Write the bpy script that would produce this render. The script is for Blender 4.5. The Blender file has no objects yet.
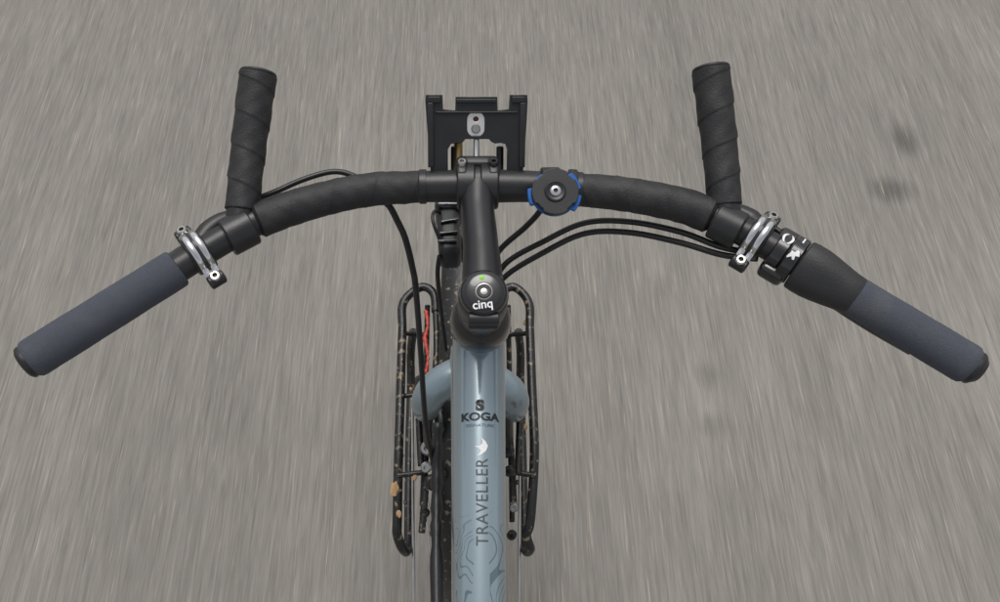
import bpy, bmesh, math, random
from mathutils import Vector, Matrix, Quaternion
random.seed(7)
scene=bpy.context.scene
COL=scene.collection
V=Vector

# ------------------------------------------------------------------ materials
def newmat(name):
    m=bpy.data.materials.new(name); m.use_nodes=True
    nt=m.node_tree; b=nt.nodes['Principled BSDF']
    return m,nt,b
def mat(name,col,rough=.5,metal=0,bump=0,bscale=400,var=0,vscale=60,coat=0,col2=None,c2lo=.58,c2hi=.66,c2scale=90,spec=.5):
    m,nt,b=newmat(name)
    b.inputs['Roughness'].default_value=rough
    b.inputs['Metallic'].default_value=metal
    b.inputs['Coat Weight'].default_value=coat
    b.inputs['Specular IOR Level'].default_value=spec
    tc=nt.nodes.new('ShaderNodeTexCoord')
    n=nt.nodes.new('ShaderNodeTexNoise'); n.inputs['Scale'].default_value=vscale; n.inputs['Detail'].default_value=4
    nt.links.new(tc.outputs['Object'],n.inputs['Vector'])
    mx=nt.nodes.new('ShaderNodeMix'); mx.data_type='RGBA'
    lo=[c*(1-var) for c in col]+[1]; hi=[c*(1+var) for c in col]+[1]
    mx.inputs[6].default_value=lo; mx.inputs[7].default_value=hi
    nt.links.new(n.outputs['Fac'],mx.inputs[0])
    out=mx.outputs[2]
    if col2:
        n2=nt.nodes.new('ShaderNodeTexNoise'); n2.inputs['Scale'].default_value=c2scale; n2.inputs['Detail'].default_value=5
        nt.links.new(tc.outputs['Object'],n2.inputs['Vector'])
        mr=nt.nodes.new('ShaderNodeMapRange'); mr.inputs[1].default_value=c2lo; mr.inputs[2].default_value=c2hi
        nt.links.new(n2.outputs['Fac'],mr.inputs[0])
        m2=nt.nodes.new('ShaderNodeMix'); m2.data_type='RGBA'
        nt.links.new(mr.outputs[0],m2.inputs[0]); nt.links.new(out,m2.inputs[6]); m2.inputs[7].default_value=list(col2)+[1]
        out=m2.outputs[2]
    nt.links.new(out,b.inputs['Base Color'])
    mr=nt.nodes.new('ShaderNodeMapRange'); mr.inputs[3].default_value=max(0,rough-.08); mr.inputs[4].default_value=min(1,rough+.1)
    nt.links.new(n.outputs['Fac'],mr.inputs[0]); nt.links.new(mr.outputs[0],b.inputs['Roughness'])
    if bump:
        n3=nt.nodes.new('ShaderNodeTexNoise'); n3.inputs['Scale'].default_value=bscale; n3.inputs['Detail'].default_value=3
        nt.links.new(tc.outputs['Object'],n3.inputs['Vector'])
        bp=nt.nodes.new('ShaderNodeBump'); bp.inputs['Strength'].default_value=bump; bp.inputs['Distance'].default_value=.001
        nt.links.new(n3.outputs['Fac'],bp.inputs['Height']); nt.links.new(bp.outputs[0],b.inputs['Normal'])
    return m
M_bar=mat('black_anodised',(.014,.014,.015),.38,.0,bump=.1,bscale=900,var=.3)
M_tape=mat('bar_tape',(.015,.015,.016),.60,bump=.4,bscale=700,var=.35,vscale=120,col2=(.032,.031,.030),c2lo=.5,c2hi=.8,c2scale=60)
M_foam=mat('grey_foam',(.060,.067,.084),.85,bump=.8,bscale=1500,var=.18,vscale=500,col2=(.085,.090,.100),c2lo=.5,c2hi=.8,c2scale=40)
M_plastic=mat('black_plastic',(.013,.013,.014),.38,bump=.12,bscale=1200,var=.3)
M_gloss=mat('gloss_black',(.009,.009,.010),.22,bump=.03,bscale=500,var=.3,coat=.5)
M_chrome=mat('polished_alloy',(.66,.66,.66),.16,1,var=.1)
M_steel=mat('steel',(.45,.44,.42),.35,1,var=.2)
M_brass=mat('brass',(.45,.34,.14),.45,1,var=.3)
M_cable=mat('cable_housing',(.009,.009,.010),.38,var=.3,vscale=200)
M_rack=mat('muddy_black_tube',(.009,.009,.009),.38,bump=.4,bscale=300,var=.4,col2=(.22,.17,.11),c2lo=.60,c2hi=.68,c2scale=130)
M_tyre=mat('tyre_rubber',(.016,.015,.014),.8,bump=.8,bscale=300,var=.3,col2=(.10,.085,.06),c2lo=.5,c2hi=.75,c2scale=40)
M_white=mat('white_print',(.75,.75,.75),.5)
M_dark=mat('dark_print',(.012,.013,.016),.4)
M_grey=mat('grey_print',(.045,.052,.06),.45)
M_teal=mat('teal_print',(.05,.13,.16),.45)
M_blue=mat('blue_anodised',(.01,.10,.36),.35,.3,var=.1)
M_red=mat('red_plastic',(.45,.05,.03),.45,var=.2)
M_green=mat('green_led',(.25,.6,.05),.4)
M_tan=mat('dried_mud',(.38,.24,.12),.9,bump=.8,bscale=200,var=.4)
M_bluegrey=mat('fork_paint',(.22,.28,.31),.32,.3,var=.12,vscale=20,coat=.5,col2=(.12,.11,.09),c2lo=.66,c2hi=.74,c2scale=60)

# frame paint with topographic line print
def frame_paint():
    m,nt,b=newmat('frame_paint')
    N=nt.nodes; L=nt.links
    b.inputs['Metallic'].default_value=.4; b.inputs['Roughness'].default_value=.25; b.inputs['Coat Weight'].default_value=.9; b.inputs['Coat Roughness'].default_value=.05
    tc=N.new('ShaderNodeTexCoord')
    n=N.new('ShaderNodeTexNoise'); n.inputs['Scale'].default_value=22; n.inputs['Detail'].default_value=1.0; n.inputs['Distortion'].default_value=.6
    L.new(tc.outputs['Object'],n.inputs['Vector'])
    def math_(op,a,bv=None,c=None):
        k=N.new('ShaderNodeMath'); k.operation=op
        for i,x in enumerate((a,bv,c)):
            if x is None: continue
            if isinstance(x,(int,float)): k.inputs[i].default_value=x
            else: L.new(x,k.inputs[i])
        return k.outputs[0]
    fr=math_('FRACT',math_('MULTIPLY',n.outputs['Fac'],17))
    d=math_('ABSOLUTE',math_('SUBTRACT',fr,.5))
    line=math_('LESS_THAN',d,.09)
    sx=N.new('ShaderNodeSeparateXYZ'); L.new(tc.outputs['Object'],sx.inputs[0])
    my=N.new('ShaderNodeMapRange'); my.inputs[1].default_value=.178; my.inputs[2].default_value=.160
    L.new(sx.outputs['Y'],my.inputs[0])
    ax=math_('ABSOLUTE',math_('SUBTRACT',sx.outputs['X'],.0))
    side=math_('GREATER_THAN',math_('ADD',ax,math_('MULTIPLY',n.outputs['Fac'],.008)),.0105)
    fac=math_('MULTIPLY',math_('MULTIPLY',line,my.outputs[0]),side)
    fac=math_('MULTIPLY',fac,.65)
    fl=N.new('ShaderNodeTexNoise'); fl.inputs['Scale'].default_value=2500; L.new(tc.outputs['Object'],fl.inputs['Vector'])
    mb=N.new('ShaderNodeMix'); mb.data_type='RGBA'; mb.inputs[6].default_value=(.20,.262,.295,1); mb.inputs[7].default_value=(.28,.345,.38,1)
    L.new(fl.outputs['Fac'],mb.inputs[0])
    mx=N.new('ShaderNodeMix'); mx.data_type='RGBA'; L.new(fac,mx.inputs[0]); L.new(mb.outputs[2],mx.inputs[6]); mx.inputs[7].default_value=(.03,.08,.10,1)
    L.new(mx.outputs[2],b.inputs['Base Color'])
    return m
M_frame=frame_paint()

def road_mat():
    m,nt,b=newmat('asphalt_streaked')
    N=nt.nodes; L=nt.links
    b.inputs['Roughness'].default_value=.9; b.inputs['Specular IOR Level'].default_value=.2
    tc=N.new('ShaderNodeTexCoord')
    def noise(sx,sy,det,rough=.6,off=0):
        mp=N.new('ShaderNodeMapping'); mp.inputs['Scale'].default_value=(sx,sy,1); mp.inputs['Location'].default_value=(off,off*1.7,0)
        L.new(tc.outputs['Object'],mp.inputs[0])
        n=N.new('ShaderNodeTexNoise'); n.inputs['Scale'].default_value=1; n.inputs['Detail'].default_value=det; n.inputs['Roughness'].default_value=rough
        L.new(mp.outputs[0],n.inputs['Vector']); return n.outputs['Fac']
    def mr(x,a,b_,c,d):
        k=N.new('ShaderNodeMapRange'); k.inputs[1].default_value=a;k.inputs[2].default_value=b_;k.inputs[3].default_value=c;k.inputs[4].default_value=d
        L.new(x,k.inputs[0]); return k.outputs[0]
    def mul(a,c):
        k=N.new('ShaderNodeMath'); k.operation='MULTIPLY'
        L.new(a,k.inputs[0]); 
        if isinstance(c,float): k.inputs[1].default_value=c
        else: L.new(c,k.inputs[1])
        return k.outputs[0]
    fine=mr(noise(230,8.5,2.5),.3,.7,.83,1.17)
    vfine=mr(noise(420,22,2,off=13.7),.3,.7,.94,1.06)
    mid=mr(noise(70,3.0,2,off=3.1),.3,.7,.89,1.11)
    big=mr(noise(6,1.1,3,off=9.3),.3,.7,.91,1.09)
    huge=mr(noise(.9,.6,2,off=5.3),.3,.7,.92,1.08)
    val=mul(mul(mul(mul(fine,vfine),mid),big),huge)
    # worn stains
    for (x,y,rx,ry,st) in ((1.123,1.399,.045,.07,.42),(1.045,1.239,.07,.05,.40),(.516,.735,.03,.04,.2),(.509,.625,.04,.035,.16),(.44,.95,.03,.06,.14)):
        mp=N.new('ShaderNodeMapping'); mp.inputs['Location'].default_value=(-x/rx,-y/ry,0); mp.inputs['Scale'].default_value=(1/rx,1/ry,0)
        L.new(tc.outputs['Object'],mp.inputs[0])
        ln=N.new('ShaderNodeVectorMath'); ln.operation='LENGTH'; L.new(mp.outputs[0],ln.inputs[0])
        k=N.new('ShaderNodeMapRange'); k.interpolation_type='SMOOTHSTEP'
        k.inputs[1].default_value=.15;k.inputs[2].default_value=1.15;k.inputs[3].default_value=1-st;k.inputs[4].default_value=1
        L.new(ln.outputs['Value'],k.inputs[0]); val=mul(val,k.outputs[0])
    base=N.new('ShaderNodeMix'); base.data_type='RGBA'; base.blend_type='MULTIPLY'; base.inputs[0].default_value=1
    base.inputs[6].default_value=(.216,.202,.182,1); L.new(val,base.inputs[7])
    # pale stone streaks and dark pits
    ls=mr(noise(190,7,2,off=21.0),.61,.80,0,.85)
    m1=N.new('ShaderNodeMix'); m1.data_type='RGBA'; L.new(ls,m1.inputs[0]); L.new(base.outputs[2],m1.inputs[6]); m1.inputs[7].default_value=(.40,.36,.30,1)
    ds=mr(noise(210,8,2,off=41.0),.63,.82,0,.75)
    m2=N.new('ShaderNodeMix'); m2.data_type='RGBA'; L.new(ds,m2.inputs[0]); L.new(m1.outputs[2],m2.inputs[6]); m2.inputs[7].default_value=(.085,.08,.077,1)
    L.new(m2.outputs[2],b.inputs['Base Color'])
    return m
M_road=road_mat()

# ------------------------------------------------------------------ helpers
def link(o,parent=None):
    COL.objects.link(o)
    if parent: o.parent=parent
    return o
def empty(name):
    o=bpy.data.objects.new(name,None); o.empty_display_size=.1; COL.objects.link(o); return o
def from_bm(name,bm,m,parent,smooth=True):
    bmesh.ops.recalc_face_normals(bm,faces=bm.faces)
    me=bpy.data.meshes.new(name); bm.to_mesh(me); bm.free()
    me.materials.append(m)
    if smooth:
        for p in me.polygons: p.use_smooth=True
        try: me.set_sharp_from_angle(angle=math.radians(38))
        except Exception: pass
    return link(bpy.data.objects.new(name,me),parent)
def catmull(pts,vals,res,closed=False):
    n=len(pts); out=[]; ov=[]
    rng=range(n if closed else n-1)
    for i in rng:
        g=lambda k:(pts[k%n] if closed else pts[max(0,min(n-1,k))])
        h=lambda k:(vals[k%n] if closed else vals[max(0,min(n-1,k))])
        p0,p1,p2,p3=g(i-1),g(i),g(i+1),g(i+2)
        for j in range(res):
            t=j/res
            out.append(.5*((2*p1)+(p2-p0)*t+(2*p0-5*p1+4*p2-p3)*t*t+(3*p1-p0-3*p2+p3)*t**3))
            ov.append(h(i)*(1-t)+h(i+1)*t)
    if not closed: out.append(pts[-1].copy()); ov.append(vals[-1])
    return out,ov
def sweep(name,pts,r,m,parent,segs=16,res=8,closed=False,rf=None,e=None,flat=None,up=None,step=None):
    pts=[V(p) for p in pts]
    vals=[r]*len(pts) if isinstance(r,(int,float)) else list(r)
    P,R=catmull(pts,vals,res,closed) if len(pts)>2 or step is None else (pts,vals)
    if step:   # resample evenly
        Q=[P[0]];RQ=[R[0]];acc=0
        for i in range(1,len(P)):
            d=(P[i]-P[i-1]).length; k=max(1,int(round(d/step)))
            for j in range(1,k+1):
                Q.append(P[i-1].lerp(P[i],j/k)); RQ.append(R[i-1]+(R[i]-R[i-1])*j/k)
        P,R=Q,RQ
    n=len(P)
    T=[]
    for i in range(n):
        a=P[(i-1)%n] if closed or i>0 else P[i]; b=P[(i+1)%n] if closed or i<n-1 else P[i]
        T.append((b-a).normalized())
    S=[0]
    for i in range(1,n): S.append(S[-1]+(P[i]-P[i-1]).length)
    u=up and V(up) or (V((0,0,1)) if abs(T[0].z)<.9 else V((0,1,0)))
    x=(u-T[0]*u.dot(T[0])).normalized()
    frames=[]
    for i in range(n):
        if i: 
            q=T[i-1].rotation_difference(T[i]); x=(q@x); x=(x-T[i]*x.dot(T[i])).normalized()
        frames.append((x.copy(),T[i].cross(x)))
    bm=bmesh.new(); rings=[]
    def ring(c,fx,fy,rad,s):
        vs=[]
        for k in range(segs):
            a=2*math.pi*k/segs
            rr=rad+(rf(s,a) if rf else 0)
            ka,kb=(1,1) if not flat else flat
            vs.append(bm.verts.new(c+fx*math.cos(a)*rr*ka+fy*math.sin(a)*rr*kb))
        rings.append(vs)
    if e is None: e=min(R[0],R[-1])*.25
    if not closed:
        ring(P[0]-T[0]*e,*frames[0],R[0]-e,0); ring(P[0]-T[0]*e*.3,*frames[0],R[0]-e*.3,0)
    for i in range(n): ring(P[i],*frames[i],R[i],S[i])
    if not closed:
        ring(P[-1]+T[-1]*e*.3,*frames[-1],R[-1]-e*.3,S[-1]); ring(P[-1]+T[-1]*e,*frames[-1],R[-1]-e,S[-1])
    k=len(rings)
    for i in range(k if closed else k-1):
        a,b=rings[i],rings[(i+1)%k]
        for j in range(segs):
            bm.faces.new((a[j],a[(j+1)%segs],b[(j+1)%segs],b[j]))
    if not closed:
        bm.faces.new(rings[0][::-1]); bm.faces.new(rings[-1])
    return from_bm(name,bm,m,parent)
def revolve(name,p,d,prof,m,parent,segs=40,mod=None,cap=True):
    """prof list of (s,r) along direction d from p"""
    p=V(p); d=V(d).normalized()
    u=V((0,0,1)) if abs(d.z)<.9 else V((0,1,0))
    x=(u-d*u.dot(d)).normalized(); y=d.cross(x)
    bm=bmesh.new(); rings=[]
    for s,r in prof:
        vs=[]
        for k in range(segs):
            a=2*math.pi*k/segs; rr=r*(mod(s,a) if mod else 1)
            vs.append(bm.verts.new(p+d*s+x*math.cos(a)*rr+y*math.sin(a)*rr))
        rings.append(vs)
    for a,b in zip(rings,rings[1:]):
        for j in range(segs): bm.faces.new((a[j],a[(j+1)%segs],b[(j+1)%segs],b[j]))
    if cap: bm.faces.new(rings[0][::-1]); bm.faces.new(rings[-1])
    return from_bm(name,bm,m,parent)
def box(name,c,size,m,parent,x=(1,0,0),z=(0,0,1),bev=.001):
    x=V(x).normalized(); z=V(z); z=(z-x*z.dot(x)).normalized(); y=z.cross(x)
    bm=bmesh.new(); bmesh.ops.create_cube(bm,size=1)
    for v in bm.verts:
        q=v.co; v.co=V(c)+x*q.x*size[0]+y*q.y*size[1]+z*q.z*size[2]
    if bev: bmesh.ops.bevel(bm,geom=bm.edges[:],offset=bev,segments=3,affect='EDGES',profile=.5)
    return from_bm(name,bm,m,parent)
def plate(name,outer,holes,o,x,y,thick,m,parent,bev=.0006):
    cu=bpy.data.curves.new(name,'CURVE'); cu.dimensions='2D'; cu.fill_mode='BOTH'; cu.extrude=thick/2-bev; cu.bevel_depth=bev; cu.bevel_resolution=2
    for lp in [outer]+holes:
        sp=cu.splines.new('POLY'); sp.points.add(len(lp)-1); sp.use_cyclic_u=True
        for i,q in enumerate(lp): sp.points[i].co=(q[0],q[1],0,1)
    tmp=bpy.data.objects.new('tmp',cu); COL.objects.link(tmp)
    bpy.context.view_layer.update()
    me=bpy.data.meshes.new_from_object(tmp.evaluated_get(bpy.context.evaluated_depsgraph_get()))
    bpy.data.objects.remove(tmp)
    x=V(x).normalized(); y=V(y); y=(y-x*y.dot(x)).normalized(); z=x.cross(y)
    for v in me.vertices: q=v.co.copy(); v.co=V(o)+x*q.x+y*q.y+z*q.z
    me.name=name; me.materials.clear(); me.materials.append(m)
    for p in me.polygons: p.material_index=0
    return link(bpy.data.objects.new(name,me),parent)
def text(name,s,size,fn,m,parent,extr=0.0,maxlen=.0012,bold=0,sx=1.0,spacing=1.0):
    cu=bpy.data.curves.new(name,'FONT'); cu.body=s; cu.size=size; cu.align_x='CENTER'; cu.align_y='CENTER'; cu.offset=bold; cu.space_character=spacing
    tmp=bpy.data.objects.new('tmp',cu); COL.objects.link(tmp)
    bpy.context.view_layer.update()
    me=bpy.data.meshes.new_from_object(tmp.evaluated_get(bpy.context.evaluated_depsgraph_get()))
    bpy.data.objects.remove(tmp)
    bm=bmesh.new(); bm.from_mesh(me); bmesh.ops.triangulate(bm,faces=bm.faces)
    for _ in range(5):
        es=[e for e in bm.edges if e.calc_length()>maxlen]
        if not es: break
        bmesh.ops.subdivide_edges(bm,edges=es,cuts=1); bmesh.ops.triangulate(bm,faces=bm.faces)
    for v in bm.verts: v.co=fn(v.co.x*sx,v.co.y)
    return from_bm(name,bm,m,parent,smooth=False)
def flatmap(o,x,y,lift=0):
    o=V(o);x=V(x).normalized();y=V(y);y=(y-x*y.dot(x)).normalized();z=x.cross(y)
    return lambda a,b:o+x*a+y*b+z*lift

# ------------------------------------------------------------------ road
bm=bmesh.new()
vs=[bm.verts.new(p) for p in ((-60,-60,0),(60,-60,0),(60,60,0),(-60,60,0))]
bm.faces.new(vs)
from_bm('road',bm,M_road,None,smooth=False)

BK=empty('bicycle')
# ------------------------------------------------------------------ handlebar
barL=[(0,.4065,1.08),(-.044,.406,1.08),(-.088,.403,1.08),(-.135,.390,1.08),(-.171,.374,1.08),(-.190,.361,1.08),(-.211,.3445,1.08),(-.231,.327,1.08),(-.326,.253,1.075)]
barR=[(0,.4065,1.08),(.044,.406,1.08),(.088,.402,1.08),(.127,.396,1.08),(.166,.385,1.08),(.198,.366,1.08),(.225,.346,1.08),(.254,.322,1.08),(.271,.307,1.08),(.351,.247,1.075)]
sweep('handlebar_tube',list(reversed(barL))+barR[1:],[.0112]*6+[.0118,.0125,.0135,.0125,.0118]+[.0112]*7,M_bar,BK,segs=28,res=10)
def wrap(pitch,h=.0009,sgn=1,wob=.25,ph=0):
    def f(s,a):
        t=(s/pitch+sgn*a/(2*math.pi))+ph
        i=math.floor(t); t-=i
        rnd=math.sin(i*12.9898+3.1)*43758.5; rnd-=math.floor(rnd)
        edge=-.0005*max(0,1-t/.04)
        return h*(1-t)**1.5*(1-wob+wob*rnd)+edge+ .00018*math.sin(3*a+s*200)+.00012*math.sin(5*a-s*420)
    return f
sweep('bar_tape_left',[(-.046,.406,1.08),(-.067,.4048,1.08),(-.088,.403,1.08),(-.112,.3975,1.08),(-.135,.390,1.08),(-.154,.3825,1.08),(-.173,.373,1.08)],[.0124,.0130,.0133,.0133,.0135,.0138,.0138],M_tape,BK,segs=64,res=8,rf=wrap(.034,.0006,wob=.6),step=.0007)
sweep('bar_tape_right',[(.077,.4032,1.08),(.088,.402,1.08),(.107,.3997,1.08),(.127,.396,1.08),(.147,.391,1.08),(.166,.385,1.08),(.180,.3775,1.08)],[.0127,.0132,.0135,.0135,.0136,.0139,.0141],M_tape,BK,segs=64,res=8,rf=wrap(.034,.0006,sgn=-1,wob=.6),step=.0007)
# tape finishing collars
revolve('tape_collar',(-.043,.406,1.08),(-1,0,0),[(0,.0125),(0,.0138),(.005,.0138),(.006,.013)],M_plastic,BK)
revolve('tape_collar',(.076,.4035,1.08),(1,-.06,0),[(0,.0125),(0,.0138),(.005,.0138),(.006,.013)],M_plastic,BK)
# bar ends
def barend(sfx,pts,rr,axis,sgn):
    sweep('bar_end_tube'+sfx,pts,.0118,M_bar,BK,segs=24)
    P=[V(p) for p in pts]
    st=P[0].lerp(P[1],.22)
    en=P[2]
    sweep('bar_end_tape'+sfx,[st,P[0].lerp(P[1],.6),P[1],P[1].lerp(P[2],.5),en],rr,M_tape,BK,segs=64,res=8,rf=wrap(.027,.0010,sgn,ph=.3,wob=.5),step=.0007)
    d=(P[2]-P[1]).normalized()
    revolve('bar_end_plug'+sfx,en-d*.001,d,[(0,.010),(.001,.0138),(.0028,.0146),(.0042,.0138),(.0050,.0115),(.0046,.008)],M_plastic,BK)
    # clamp around bar
    a=V(axis).normalized()
    revolve('bar_end_clamp'+sfx,P[0]-a*.011-V((0,.004,0)),a,[(0,.0125),(.0,.0142),(.0012,.0152),(.0208,.0152),(.022,.0142),(.022,.0125)],M_bar,BK)
barend('_l',[(-.187,.366,1.08),(-.182,.425,1.106),(-.175,.474,1.133)],[.0125,.0130,.0134,.0140,.0145],(-.8,-.55,0),1)
barend('_r',[(.192,.372,1.08),(.188,.425,1.106),(.1815,.477,1.135)],[.0125,.0130,.0134,.0140,.0145],(.82,-.55,0),-1)
# grips
def grip(sfx,a,b):
    a=V(a);b=V(b);d=(b-a);Ln=d.length
    prof=[(0,.012),(0,.0130),(.001,.0144),(.003,.0149)]
    for i in range(1,12): prof.append((.003+(Ln-.008)*i/11,.0149+.0001*math.sin(i*1.7)))
    prof+=[(Ln-.002,.0145),(Ln,.0130),(Ln,.011)]
    revolve('foam_grip'+sfx,a,d,prof,M_foam,BK,segs=48)
    revolve('grip_end_plug'+sfx,b-d.normalized()*.001,d,[(0,.0122),(.003,.0128),(.0045,.0122),(.006,.0100),(.0062,.006)],M_plastic,BK)
grip('_l',(-.2285,.3295,1.08),(-.3235,.2540,1.075))
grip('_r',(.2705,.3085,1.08),(.3475,.2495,1.075))

# ------------------------------------------------------------------ stem
SX=-.002
for q,wd in ((-.0165,.0145),(.002,.0145)):
    revolve('stem_bar_clamp',(SX+q,.4065,1.08),(1,0,0),[(0,.014),(0,.0172),(.0012,.0184),(wd-.0012,.0184),(wd,.0172),(wd,.014)],M_bar,BK,segs=48)
revolve('stem_clamp_core',(SX-.004,.4065,1.08),(1,0,0),[(0,.0168),(.008,.0168)],M_bar,BK,segs=48)
box('stem_faceplate',(SX,.4205,1.0815),(.032,.010,.030),M_bar,BK,bev=.003)
for sx in (-.0125,.0125):
    box('faceplate_lug',(SX+sx,.413,1.0945),(.009,.018,.009),M_bar,BK,bev=.0025)
    revolve('faceplate_bolt',(SX+sx,.4135,1.098),(0,.25,1),[(0,.0036),(.0032,.0036),(.0040,.003),(.0040,.0018),(.002,.0017)],M_steel if sx<0 else M_bar,BK,segs=20)
HD=V((0,.276,-.961))
CAP=V((.001,.296,1.100))
sweep('stem_body',[(SX,.402,1.083),(SX,.380,1.083),(0,.345,1.0835),(.001,.303,1.083)],[.0140,.0130,.0135,.0165],M_bar,BK,segs=36,flat=(1.0,1.0))
revolve('stem_steerer_clamp',CAP+HD*.005,HD,[(0,.0150),(.001,.0172),(.003,.0182),(.036,.0188),(.038,.018),(.038,.015)],M_bar,BK,segs=48)
revolve('stem_top_cap',CAP+HD*.006,-HD,[(0,.0172),(.0025,.0175),(.0055,.0165),(.0075,.0145),(.0085,.0115),(.0088,.0065),(.0070,.0058)],M_gloss,BK,segs=48)
capn=-HD; capx=V((1,0,0)); capy=capn.cross(capx)
if capy.y<0: capy=-capy
top=CAP+HD*.006+capn*.0072
revolve('top_cap_bolt',top-capn*.001,capn,[(0,.0053),(.0026,.0053),(.0033,.0045),(.0033,.0026),(.0012,.0024)],M_bar,BK,segs=24)
revolve('top_cap_bolt_washer',top-capn*.001,capn,[(0,.0064),(.0022,.0064),(.0026,.0058)],M_steel,BK,segs=24)
text('usb_cap_lettering','cinq',.0088,flatmap(top+capn*.0018-capy*.0098+capx*-.001,capx+capy*.12,capy),M_white,BK,bold=.00015)
revolve('usb_cap_led',top+capn*.0008+capy*.0100-capx*.0015,capn,[(0,.0018),(.0008,.0018),(.001,.0014)],M_green,BK,segs=16)
# clamp bolts at the rear of the stem
for dz in (.012,.026):
    p=CAP+HD*dz+V((0,-.0185,0))
    revolve('steerer_clamp_bolt',p+V((-.011,0,0)),(1,0,0),[(0,.004),(.001,.0048),(.021,.0048),(.022,.004)],M_bar,BK,segs=20)
revolve('headset_spacers',CAP+HD*.043,HD,[(0,.017),(.0005,.0178),(.0095,.0178),(.010,.0170),(.0105,.0178),(.0205,.0178),(.021,.0170),(.0215,.0178),(.0315,.0178),(.032,.017)],M_gloss,BK,segs=48)
revolve('headset_upper_cup',CAP+HD*.074,HD,[(0,.018),(.004,.0215),(.008,.0235),(.018,.0250),(.026,.0256),(.028,.0245)],M_gloss,BK,segs=48)
revolve('head_tube',CAP+HD*.100,HD,[(0,.0235),(.001,.0250),(.02,.0245),(.10,.0240),(.16,.0250),(.17,.0250)],M_frame,BK,segs=48)
revolve('headset_lower_cup',CAP+HD*.271,HD,[(0,.0245),(.001,.0265),(.012,.0265),(.016,.022)],M_gloss,BK,segs=40)

# ------------------------------------------------------------------ frame
TT0=V((.0005,.332,.9735)); TT1=V((-.003,-.46,.855)); TR=.0222
ttd=(TT1-TT0).normalized()
def ttr(s): return TR*(1.02-.14*min(1,s/.24))
revolve('top_tube',TT0,ttd,[(s/100,ttr(s/100)) for s in range(0,26,2)]+[(.8,TR*.87)],M_frame,BK,segs=64)
revolve('down_tube',(0,.352,.90),V((0,-.56,-.60)),[(0,.025),(.8,.025)],M_frame,BK,segs=40)
revolve('seat_tube',(0,-.50,.90),V((0,.29,-.60)),[(-.02,.018),(.7,.018)],M_frame,BK,segs=32)
revolve('seat_post',(0,-.53,.98),V((0,.29,-.60)),[(-.04,.0136),(.12,.0136)],M_bar,BK,segs=32)
revolve('bottom_bracket_shell',(-.036,-.20,.30),(1,0,0),[(0,.022),(.072,.022)],M_frame,BK,segs=32)
def ttsurf(yc,roty=False,lift=.0004,xc=0):
    """map flat print coords to the top tube surface around y=yc"""
    x0=V((1,0,0)); n0=x0.cross(-ttd)  # up-ish normal
    if n0.z<0: n0=-n0
    s0=(yc-TT0.y)/ttd.y
    def fn(a,b):
        if roty: a,b=-b,a
        c=TT0+ttd*(s0-b)
        rr=ttr(s0-b)+lift
        th=(a+xc)/TR
        return c+x0*math.sin(th)*rr+n0*math.cos(th)*rr
    return fn
text('frame_name_lettering','KOGA',.0088,ttsurf(.2515),M_dark,BK,bold=.0003,sx=1.35)
text('frame_small_lettering','SIGNATURE',.0032,ttsurf(.2447),M_teal,BK,sx=1.45,maxlen=.002)
text('frame_model_lettering','TRAVELLER',.0145,ttsurf(.1855,True,xc=.002),M_grey,BK,sx=.84,spacing=1.10)
text('frame_badge_s','S',.0115,ttsurf(.2605),M_dark,BK,bold=.0008,sx=1.2)
# white bird/flame emblem
def decal(name,poly,fn,m,parent=None):
    bm=bmesh.new(); bm.faces.new([bm.verts.new((x,y,0)) for x,y in poly])
    bmesh.ops.triangulate(bm,faces=bm.faces)
    for _ in range(4):
        es=[e for e in bm.edges if e.calc_length()>.0015]
        if not es: break
        bmesh.ops.subdivide_edges(bm,edges=es,cuts=1); bmesh.ops.triangulate(bm,faces=bm.faces)
    for v in bm.verts: v.co=fn(v.co.x,v.co.y)
    return from_bm(name,bm,m,parent or BK,smooth=False)
decal('frame_emblem',[(-.004,-.0075),(.000,-.0062),(.004,-.003),(.0055,.001),(.0035,.0045),(-.001,.0085),(.0008,.005),(.0008,.0028),(-.0012,.001),(-.0055,.0005),(-.002,-.001),(-.0005,-.003),(-.0018,-.0055)],ttsurf(.2275,xc=.001),M_white)

# ------------------------------------------------------------------ fork, wheel, mudguard
FX=-.006
for sgn in (-1,1):
    sx=sgn*.051+FX+.002
    sweep('fork_blade',[(FX,.396,.752),(FX+sgn*.022,.388,.750),(FX+.002+sgn*.042,.380,.738),(sx,.376,.712),(sx+sgn*.003,.396,.64),(sx+sgn*.003,.47,.50),(sx+sgn*.004,.545,.36),(sx+sgn*.004,.576,.33)],[.021,.0205,.0195,.0185,.0155,.0135,.010,.008],M_bluegrey,BK,segs=28)
revolve('fork_crown_race',(FX*.5,.392,.795),HD,[(0,.022),(.002,.024),(.05,.025),(.062,.022)],M_bluegrey,BK,segs=32)
WX=FX-.002
R_=Matrix.Translation((WX,.565,.34))@Matrix.Rotation(math.radians(-1.2),4,'Z')
def ringpts(rad,n,a0=0,a1=2*math.pi,closed=True,x=0):
    out=[]
    for i in range(n if closed else n+1):
        a=a0+(a1-a0)*i/n
        out.append(R_@V((x,rad*math.cos(a),rad*math.sin(a))))
    return out
def tread(s,a):
    return .0012*(1 if (math.sin(s*520)*math.cos(a*6))>0 else 0)
sweep('front_tyre',ringpts(.316,64),.024,M_tyre,BK,segs=24,res=4,closed=True,rf=tread)
sweep('front_rim',ringpts(.288,64),.011,M_gloss,BK,segs=12,res=2,closed=True)
revolve('front_hub',R_@V((-.045,0,0)),R_.to_3x3()@V((1,0,0)),[(0,.006),(.005,.028),(.012,.028),(.018,.016),(.072,.016),(.078,.028),(.085,.028),(.09,.006)],M_bar,BK,segs=24)
bm=bmesh.new()
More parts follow.
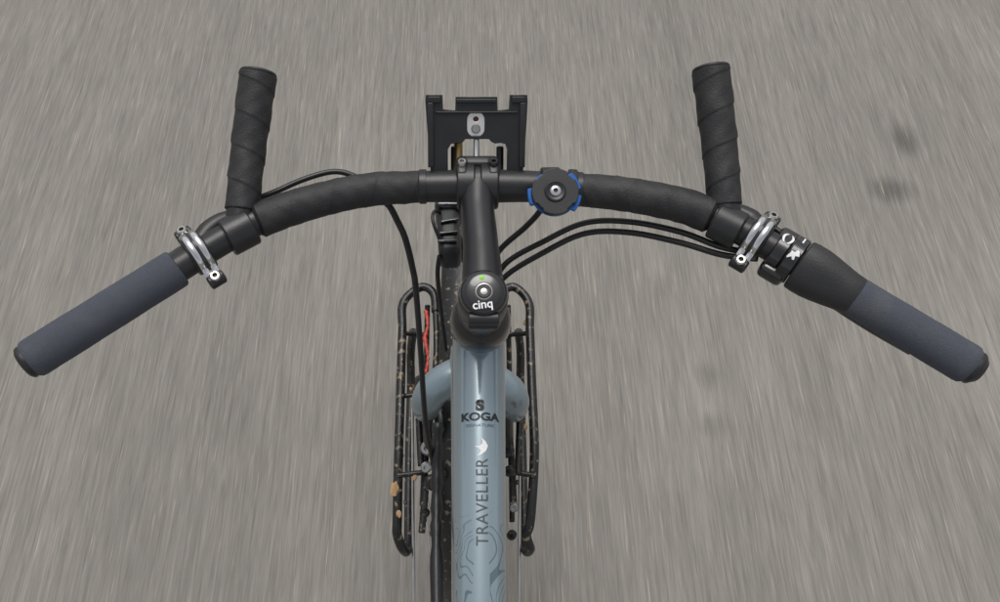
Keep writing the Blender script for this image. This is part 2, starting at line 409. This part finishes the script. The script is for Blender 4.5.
for i in range(32):
    a=2*math.pi*i/32; side=1 if i%2 else -1
    a2=a+(.9 if (i//2)%2 else -.9)
    p=R_@V((side*.035,.026*math.cos(a2),.026*math.sin(a2))); q=R_@V((0,.284*math.cos(a),.284*math.sin(a)))
    d=(q-p).normalized(); u=d.cross(V((1,0,0))).normalized(); w=d.cross(u)
    A=[bm.verts.new(p+(u*math.cos(t)+w*math.sin(t))*.001) for t in (0,2.09,4.19)]
    B=[bm.verts.new(q+(u*math.cos(t)+w*math.sin(t))*.001) for t in (0,2.09,4.19)]
    for j in range(3): bm.faces.new((A[j],A[(j+1)%3],B[(j+1)%3],B[j]))
from_bm('front_spokes',bm,M_steel,BK)
# mudguard: curved section swept along an arc (a=0 is forward)
bm=bmesh.new(); rows=[]
for i in range(73):
    a=math.radians(35+ i*(215-35)/72)
    row=[]
    for k in range(13):
        b=math.radians(-80+160*k/12)
        rr=.336+.022*math.cos(b); xx=.033*math.sin(b)/math.sin(math.radians(80))
        row.append(bm.verts.new(R_@V((xx,rr*math.cos(a),rr*math.sin(a)))))
    rows.append(row)
for a,b in zip(rows,rows[1:]):
    for j in range(12): bm.faces.new((a[j],a[j+1],b[j+1],b[j]))
fo=from_bm('front_mudguard',bm,M_rack,BK)
md=fo.modifiers.new('s','SOLIDIFY'); md.thickness=.002
for sgn in (-1,1):
    for a in (150,185):
        a=math.radians(a)
        e=R_@V((sgn*.036,.345*math.cos(a),.345*math.sin(a)))
        sweep('mudguard_stay',[R_@V((sgn*.060,-.01,.02)),R_@V((sgn*.062,.17*math.cos(a),.17*math.sin(a))),e],.0016,M_steel,BK,segs=8)

# ------------------------------------------------------------------ front rack
def blob(name,c,r,m,parent=BK,sc=(1,1,1)):
    bm=bmesh.new(); bmesh.ops.create_icosphere(bm,subdivisions=3,radius=r)
    for v in bm.verts:
        k=1+.22*math.sin(v.co.x*900+c[0]*100)*math.sin(v.co.y*700+1)+.1*math.sin(v.co.z*1300)
        v.co=V((v.co.x*k*sc[0],v.co.y*k*sc[1],v.co.z*k*sc[2]))+V(c)
    return from_bm(name,bm,m,parent)
for sgn,xo,xi,yo in ((-1,-.096,-.050,0),(1,.081,.040,0)):
    loop=[(xi,.560,.60),(xi+sgn*.004,.590,.60),(xi+sgn*.022,.600,.60),(xo,.575,.60),(xo,.53,.60),(xo,.45,.59),(xo,.36,.58),(xo+(0 if sgn<0 else -.007),.28,.56),(xo+(0 if sgn<0 else -.012),.262,.548),
          (xo-sgn*.006,.250,.525),(xo-sgn*.010,.262,.485),(xo-sgn*.008,.33,.47),(xo-sgn*.006,.42,.465),(xo-sgn*.006,.50,.47),(xo-sgn*.006,.545,.50),(xo-sgn*.012,.555,.55)]
    sweep('rack_side_hoop',loop,.0062,M_rack,BK,segs=14,closed=False)
    sweep('rack_inner_rail',[(xi,.560,.60),(xi-sgn*.002,.50,.60),(xi+sgn*.002,.43,.585),(xi+sgn*.010,.38,.575),(xi+sgn*.014,.30,.55)],.0046,M_rack,BK,segs=12)
    sweep('rack_inner_strut',[(xi+sgn*.012,.57,.60),(xi+sgn*.014,.50,.55),(xi+sgn*.016,.40,.50),(xi+sgn*.016,.30,.47)],.0038,M_rack,BK,segs=12)
    for yy in (.53,.44,.33):
        sweep('rack_crossbar',[(xo,yy,.592 if yy>.5 else .58),(xi+sgn*.014,yy+.004,.58)],.0034,M_rack,BK,segs=10,step=.01)
    sweep('rack_leg',[(xo-sgn*.006,.50,.47),(xo-sgn*.014,.55,.40),(FX+sgn*.060,.575,.34)],.0045,M_rack,BK,segs=12)
    # bright brake / stay rods
    sweep('stay_rod',[(xo+(-sgn)*.012,.46,.53),(xo+(-sgn)*.014,.405,.52),(xo-sgn*.016,.33,.51),(xo-sgn*.020,.16,.47)],.0022,M_steel,BK,segs=8)
    # linear-pull brake arm + pad holder
    bx=FX+sgn*.046
    sweep('brake_arm',[(bx,.375,.69),(bx+sgn*.003,.365,.66),(bx+sgn*.004,.365,.61),(bx,.375,.575)],[.007,.008,.0085,.009],M_plastic,BK,segs=16,flat=(1.2,.7))
    revolve('brake_pivot_bolt',(bx+sgn*.002,.372,.58),(0,-1,.2),[(0,.008),(.014,.008),(.016,.006),(.016,.003)],M_steel,BK,segs=20)
    box('brake_pad_holder',(FX+sgn*.036,.40,.635),(.012,.05,.012),M_plastic,BK,bev=.003)
    for q in range(7):
        t=random.random()
        blob('mud_clump',(xo-sgn*random.uniform(.0,.035),.26+.30*t,.575+.006*random.random()),random.uniform(.0018,.0034),M_tan if random.random()<.5 else M_rack,sc=(1,1.5,.8))
blob('mud_clump',(-.100,.313,.577),.0060,M_tan,sc=(.8,1.5,.6))
sweep('red_strap',[(-.064,.560,.602),(-.061,.535,.604),(-.064,.515,.603),(-.060,.490,.600),(-.062,.468,.594)],[.003,.0018,.0034,.0018,.003],M_red,BK,segs=10,rf=lambda s,a:.0006*math.sin(s*700)+.0004*math.sin(s*1900+a))
# small hardware below left of top tube (dynamo plug, bolts)
for (p,r) in (((-.056,.36,.60),.009),((-.058,.335,.60),.007),((-.052,.315,.60),.010),((-.060,.285,.57),.006),((-.048,.262,.56),.007),((.048,.33,.60),.007),((.052,.29,.58),.006),((.046,.36,.59),.009),((.050,.26,.56),.006)):
    revolve('rack_bolt',p,(random.uniform(-.4,.4),-.5,1),[(0,r),(.008,r),(.010,r*.75),(.010,r*.4),(.006,r*.4)],random.choice((M_rack,M_rack,M_steel)),BK,segs=16)
for k,(p,q) in enumerate((((-.070,.40,.60),(-.066,.34,.59)),((-.060,.31,.58),(-.064,.26,.57)),((.062,.40,.60),(.058,.33,.59)))):
    sweep('rack_bracket',[p,q],.0045,M_rack,BK,segs=10,step=.01)
sweep('cable_bundle',[(-.040,.33,.76),(-.041,.26,.74),(-.040,.18,.74),(-.036,.05,.74),(-.03,-.15,.72)],.006,M_cable,BK,segs=12,rf=lambda s,a:.0012*math.sin(s*420))

# ------------------------------------------------------------------ cables
sweep('brake_cable_front_left',[(-.2015,.3855,1.07),(-.185,.399,1.07),(-.1666,.4085,1.07),(-.145,.421,1.07),(-.1234,.429,1.07),(-.108,.427,1.07),(-.0945,.418,1.07),(-.085,.408,1.068)],.0024,M_cable,BK,segs=12)
sweep('brake_cable_left_lower',[(-.085,.405,1.067),(-.075,.403,1.060),(-.068,.397,1.045),(-.062,.389,1.03),(-.057,.378,1.0),(-.055,.369,.98),(-.054,.352,.90),(-.052,.318,.80),(-.044,.285,.73),(-.040,.25,.72)],.0028,M_cable,BK,segs=12)
sweep('gear_cable_a',[(.212,.350,1.068),(.188,.358,1.066),(.161,.376,1.06),(.124,.393,1.05),(.089,.399,1.04),(.056,.391,1.025),(.023,.383,1.0),(.012,.374,.96),(.004,.37,.90)],.0025,M_cable,BK,segs=12)
sweep('gear_cable_b',[(.215,.345,1.068),(.190,.352,1.063),(.161,.369,1.055),(.124,.385,1.046),(.089,.391,1.036),(.056,.383,1.02),(.022,.375,.99),(.010,.366,.95),(.004,.36,.90)],.0025,M_cable,BK,segs=12)
sweep('brake_cable_right',[(.058,.410,1.066),(.050,.403,1.05),(.039,.401,1.03),(.019,.398,1.0),(.004,.392,.96)],.0026,M_cable,BK,segs=12)
sweep('cable_behind_right_tape',[(.078,.408,1.070),(.10,.415,1.072),(.131,.416,1.072),(.155,.411,1.072),(.175,.401,1.072),(.20,.386,1.072),(.218,.372,1.072)],.0026,M_cable,BK,segs=12)
sweep('brake_hose_right',[(.198,.386,1.075),(.215,.380,1.076),(.232,.366,1.076),(.245,.352,1.074),(.252,.34,1.07)],.0026,M_cable,BK,segs=12)

# ------------------------------------------------------------------ brake clamps + levers
def clamp(sfx,c,ax):
    c=V(c); ax=V(ax).normalized(); side=V((0,0,1)).cross(ax)
    if side.y<0: side=-side      # towards the front of the bike
    up=V((0,0,1))
    revolve('lever_clamp_liner'+sfx,c-ax*.0075,ax,[(0,.0112),(0,.0142),(.001,.0150),(.014,.0150),(.015,.0142),(.015,.0112)],M_plastic,BK,segs=40)
    for off in (-.0034,.0034):
        pts=[]
        pts.append(side*.0255+up*-.003)
        pts.append(side*.0215+up*.000)
        for a in range(10,171,20):
            a=math.radians(a); pts.append(side*math.cos(a)*.0172+up*math.sin(a)*.0178)
        pts.append(-side*.0215+up*.000); pts.append(-side*.0255+up*-.003)
        sweep('lever_clamp_band'+sfx,[c+ax*off+p for p in pts],.0020,M_chrome,BK,segs=14,flat=(.7,1.25),up=up)
    sweep('lever_clamp_groove'+sfx,[c+p for p in [side*math.cos(math.radians(a))*.0172+up*math.sin(math.radians(a))*.0172 for a in range(10,171,20)]],.0015,M_gloss,BK,segs=10)
    for s_,k in ((.0255,1),(-.0255,-1)):
        q=c+side*s_+up*-.004
        revolve('lever_clamp_lug'+sfx,q-ax*.0065,ax,[(0,.004),(.001,.0055),(.012,.0055),(.013,.004)],M_plastic,BK,segs=20)
        revolve('lever_clamp_bolt'+sfx,q+up*.003,up+side*.2*k,[(0,.0042),(.0035,.0042),(.0045,.0032),(.0045,.0020),(.002,.0018)],M_steel,BK,segs=20)
clamp('_l',(-.2150,.3415,1.08),(-.79,-.61,0))
clamp('_r',(.2125,.3555,1.08),(.78,-.62,0))
sweep('brake_lever_body_l',[(-.222,.352,1.071),(-.2145,.368,1.071),(-.205,.378,1.071),(-.190,.386,1.071)],[.007,.0085,.0075,.005],M_plastic,BK,segs=16)
sweep('brake_lever_blade_l',[(-.222,.358,1.066),(-.236,.354,1.062),(-.258,.335,1.060),(-.284,.312,1.060),(-.304,.288,1.058)],[.006,.0055,.005,.005,.0055],M_gloss,BK,segs=14)
sweep('brake_lever_body_r',[(.226,.366,1.070),(.215,.380,1.071),(.203,.388,1.071),(.193,.394,1.071)],[.007,.0085,.0075,.005],M_plastic,BK,segs=16)
sweep('brake_lever_blade_r',[(.226,.368,1.060),(.245,.356,1.052),(.270,.325,1.048),(.296,.300,1.048),(.325,.276,1.050)],[.006,.0055,.005,.005,.0055],M_gloss,BK,segs=14)

# ------------------------------------------------------------------ twist shifter
S0=V((.2285,.3425,1.08)); SD=(V((.2715,.3075,1.08))-S0).normalized()
SN=V((0,0,1))
SB=V((-SD.y,SD.x,0)); SB=SB if SB.y>0 else -SB   # horizontal, to the front
revolve('shifter_cable_housing',S0-SD*.006,SD,[(0,.012),(0,.0150),(.001,.0160),(.009,.0160),(.010,.0150),(.0105,.0178),(.0115,.0188),(.0195,.0188),(.0205,.0178)],M_gloss,BK,segs=48)
def tri(s,a): return 1+ (.05*math.cos(3*a+.6) if s<.032 else .05*max(0,(.048-s)/.016)*math.cos(3*a+.6))
revolve('twist_shifter_grip',S0+SD*.0150,SD,[(0,.015),(0,.0182),(.0012,.0196),(.006,.0200),(.014,.0198),(.022,.0187),(.030,.0172),(.038,.0158),(.046,.0149),(.0475,.0140)],mat('shifter_rubber',(.020,.020,.021),.55,bump=.3,bscale=900,var=.2),BK,segs=60,mod=tri)
box('shifter_cable_exit',S0+V((-.006,-.012,-.006)),(.020,.016,.014),M_gloss,BK,x=SD,bev=.004)
box('shifter_cable_exit',S0+V((.010,.014,-.004)),(.018,.014,.014),M_gloss,BK,x=SD,bev=.004)
def cyl(R,s0,b0):
    """print on the shifter: a runs along the bar, b round the barrel"""
    c=S0-SD*.006
    return lambda a,b:c+SD*(s0+a)+SB*math.sin(b0+b/R)*R+SN*math.cos(b0+b/R)*R
text('shifter_marking','( )',.0100,cyl(.0164,.0052,.20),M_white,BK,bold=.0004)
text('shifter_marking','|',.0070,cyl(.0193,.0155,.35),M_white,BK,bold=.0003)
decal('shifter_logo',[(-.0035,-.004),(-.001,-.0015),(.0005,-.0035),(.0018,-.003),(.001,0),(.0036,.0008),(.0032,.002),(.0008,.0016),(.0018,.0045),(.0004,.005),(-.0008,.0022),(-.0034,.0026),(-.0030,.0012),(-.0014,.0004),(-.0042,-.003)],cyl(.0193,.0155,-.50),M_white)

# ------------------------------------------------------------------ phone mount
PM=empty('phone_mount')
pc=V((.0565,.383,1.103)); pn=V((0,-.42,1)).normalized(); px=V((1,0,0)); py=pn.cross(px)
revolve('bar_clamp',(.0485,.4055,1.08),(1,0,0),[(0,.0122),(0,.0150),(.001,.0158),(.014,.0158),(.015,.0150),(.015,.0122)],M_plastic,PM,segs=40)
revolve('pedestal',pc-pn*.016,pn,[(0,.012),(.010,.013),(.012,.0165)],M_plastic,PM,segs=32)
pts=[]
for i in range(96):
    a=2*math.pi*i/96; d=min(abs((a-math.radians(t)+math.pi)%(2*math.pi)-math.pi) for t in (190,335,30))
    r=.0172+(.0030 if d<.34 else 0)
    pts.append((r*math.cos(a),r*math.sin(a)))
plate('release_ring',pts,[],pc-pn*.0045,px,py,.004,M_blue,PM)
pts=[]
for i in range(96):
    a=2*math.pi*i/96
    d=min(abs((a-math.radians(t)+math.pi)%(2*math.pi)-math.pi) for t in (45,135,225,315))
    r=.0174 if d>.24 else .0158
    pts.append((r*math.cos(a),r*math.sin(a)))
plate('twist_lock_disc',pts,[],pc,px,py,.0045,M_plastic,PM)
revolve('disc_hub',pc+pn*.002,pn,[(0,.0085),(.0012,.0082),(.0018,.0072),(.0012,.006)],M_plastic,PM,segs=32)
revolve('centre_bolt',pc+pn*.002,pn,[(0,.0040),(.0022,.0040),(.0028,.0032),(.0028,.0018),(.001,.0016)],M_chrome,PM,segs=24)
revolve('second_clamp',(.070,.4045,1.08),(1,-.05,0),[(0,.0122),(0,.0145),(.001,.0152),(.006,.0152),(.007,.0145)],M_plastic,PM,segs=32)

# ------------------------------------------------------------------ handlebar bag adapter
BM=empty('handlebar_bag_mount')
o=V((0,.4210,1.0865)); ly=V((0,.0357,.035)).normalized(); lx=V((1,0,0)); ln=lx.cross(ly)
outer=[(-.039,-.004),(-.0262,-.004),(-.0262,.014),(-.0235,.0185),(-.019,.0195),(-.0165,.0190),(-.014,.0200),(-.012,.0225),(.007,.0225),(.0095,.0200),(.012,.0190),(.0165,.0195),(.0205,.0185),(.0222,.014),(.0222,-.004),(.034,-.004),
 (.0362,.036),(.0366,.051),(.0362,.0555),(.0235,.0555),(.0230,.0445),(.0132,.0435),(.0128,.0540),(-.0190,.0540),(-.0194,.0435),(-.0298,.0445),(-.0302,.0555),(-.0424,.0555),(-.0428,.051),(-.0418,.036)]
slot=[]
for i in range(32):
    a=2*math.pi*i/32
    slot.append((-.0035+.0074*math.cos(a),.0335+.0036*(1 if math.sin(a)>0 else -1)*(abs(math.sin(a))>1e-6)+.0068*math.sin(a)))
# keep the slot above the arch
slot=[(x,max(y,.0240)) for x,y in slot]
plate('adapter_plate',outer,[slot],o,lx,ly,.007,M_plastic,BM,bev=.0005)
slot2=[((x+.0035)*.93-.0035,(y-.0335)*.93+.0335) for x,y in slot]
plate('lock_plate',slot2,[[(-.0035+.0026*math.cos(2*math.pi*i/20),.0375+.0024*math.sin(2*math.pi*i/20)) for i in range(20)]],o+ln*.0006,lx,ly,.0036,mat('nickel_plate',(.75,.73,.70),.35,.7,var=.1),BM,bev=.0004)
revolve('release_button',o+lx*-.0035+ly*.0300+ln*.000,ln,[(0,.0036),(.0035,.0036),(.0042,.003)],M_steel,BM,segs=24)
revolve('lock_recess',o+lx*-.0035+ly*.0375-ln*.004,ln,[(0,.0032),(.004,.0032)],mat('dark_red',(.12,.02,.015),.5),BM,segs=24)
for x0,x1,y0,y1,h in ((-.0415,-.0368,.0,.050,.0030),(.0310,.0357,.0,.050,.0030),(-.0355,.0295,.0420,.0436,.0018),(-.019,.0125,.0500,.0530,.0025),(-.0415,-.0312,.0500,.0548,.0022),(.0245,.0352,.0500,.0548,.0022)):
    box('adapter_rib',o+lx*(x0+x1)/2+ly*(y0+y1)/2+ln*(.0035+h/2-.0008),(x1-x0,y1-y0,h+.0016),M_plastic,BM,x=lx,z=ln,bev=.0007)
for x0 in (-.0335,.0265):
    box('adapter_side_web',o+lx*x0+ly*.022+ln*-.008,(.006,.046,.012),M_plastic,BM,x=lx,z=ln,bev=.001)
for x0 in (-.0205,.0165):
    sweep('mount_strut',[(x0,.412,1.074),(x0,.425,1.078),(x0,.440,1.088)],.0030,M_plastic,BM,segs=12)
sweep('support_cable',[(-.0185,.416,1.074),(-.0175,.428,1.082),(-.0175,.444,1.092)],.0036,M_brass,BM,segs=12)
sweep('lock_wire',[(-.003,.416,1.090),(-.0030,.430,1.096),(-.0030,.438,1.101)],.0024,M_chrome,BM,segs=12)

# ------------------------------------------------------------------ head lamp beneath the bar
HL=empty('bicycle_headlamp')
box('lamp_housing',(-.026,.416,.992),(.020,.050,.030),M_plastic,HL,x=(1,.06,0),bev=.006)
box('lamp_lens_rim',(-.026,.444,.992),(.026,.010,.034),M_gloss,HL,bev=.004)
for i,yy in enumerate((.402,.411,.424)):
    box('lamp_rib',(-.027+.001*i,yy,1.008),(.017,.003,.004),M_gloss,HL,x=(1,.1*i,0),bev=.001)
sweep('lamp_wire',[(-.034,.392,1.0),(-.036,.385,.98),(-.034,.375,.94),(-.030,.36,.88)],.0022,M_cable,HL,segs=10)
sweep('lamp_wire_loop',[(-.030,.436,1.0),(-.038,.432,1.012),(-.040,.42,1.015),(-.034,.404,1.008),(-.028,.396,.99)],.0016,M_cable,HL,segs=10)
sweep('lamp_bracket',[(-.024,.43,.985),(-.015,.43,.96),(0,.40,.93)],.005,M_plastic,HL,segs=12)

# ------------------------------------------------------------------ light, world, camera
EL,AZ=70,-8
w=bpy.data.worlds.new('World'); scene.world=w; w.use_nodes=True
nt=w.node_tree; bg=nt.nodes['Background']
sky=nt.nodes.new('ShaderNodeTexSky'); sky.sky_type='NISHITA'; sky.sun_disc=False
sky.sun_elevation=math.radians(EL); sky.sun_rotation=math.radians(AZ); sky.dust_density=3
hs=nt.nodes.new('ShaderNodeHueSaturation'); hs.inputs['Saturation'].default_value=.22
nt.links.new(sky.outputs[0],hs.inputs['Color']); nt.links.new(hs.outputs[0],bg.inputs['Color'])
bg.inputs['Strength'].default_value=.145
sl=bpy.data.lights.new('Sun','SUN'); sl.energy=1.5; sl.angle=math.radians(32); sl.color=(1,.98,.94)
so=bpy.data.objects.new('Sun',sl); COL.objects.link(so)
el=math.radians(EL); az=math.radians(AZ)
d=V((math.sin(az)*math.cos(el),math.cos(az)*math.cos(el),math.sin(el)))
so.rotation_euler=d.to_track_quat('Z','Y').to_euler()
so.location=d*5
cam=bpy.data.cameras.new('Camera'); co=bpy.data.objects.new('Camera',cam); COL.objects.link(co)
co.location=(-.016,0,1.6); co.rotation_euler=(math.radians(30),0,0)
cam.sensor_width=36; cam.lens=36*.815; cam.shift_x=.04; cam.clip_start=.02; cam.clip_end=500
scene.camera=co
scene.view_settings.view_transform='Standard'; scene.view_settings.look='None'; scene.view_settings.exposure=0
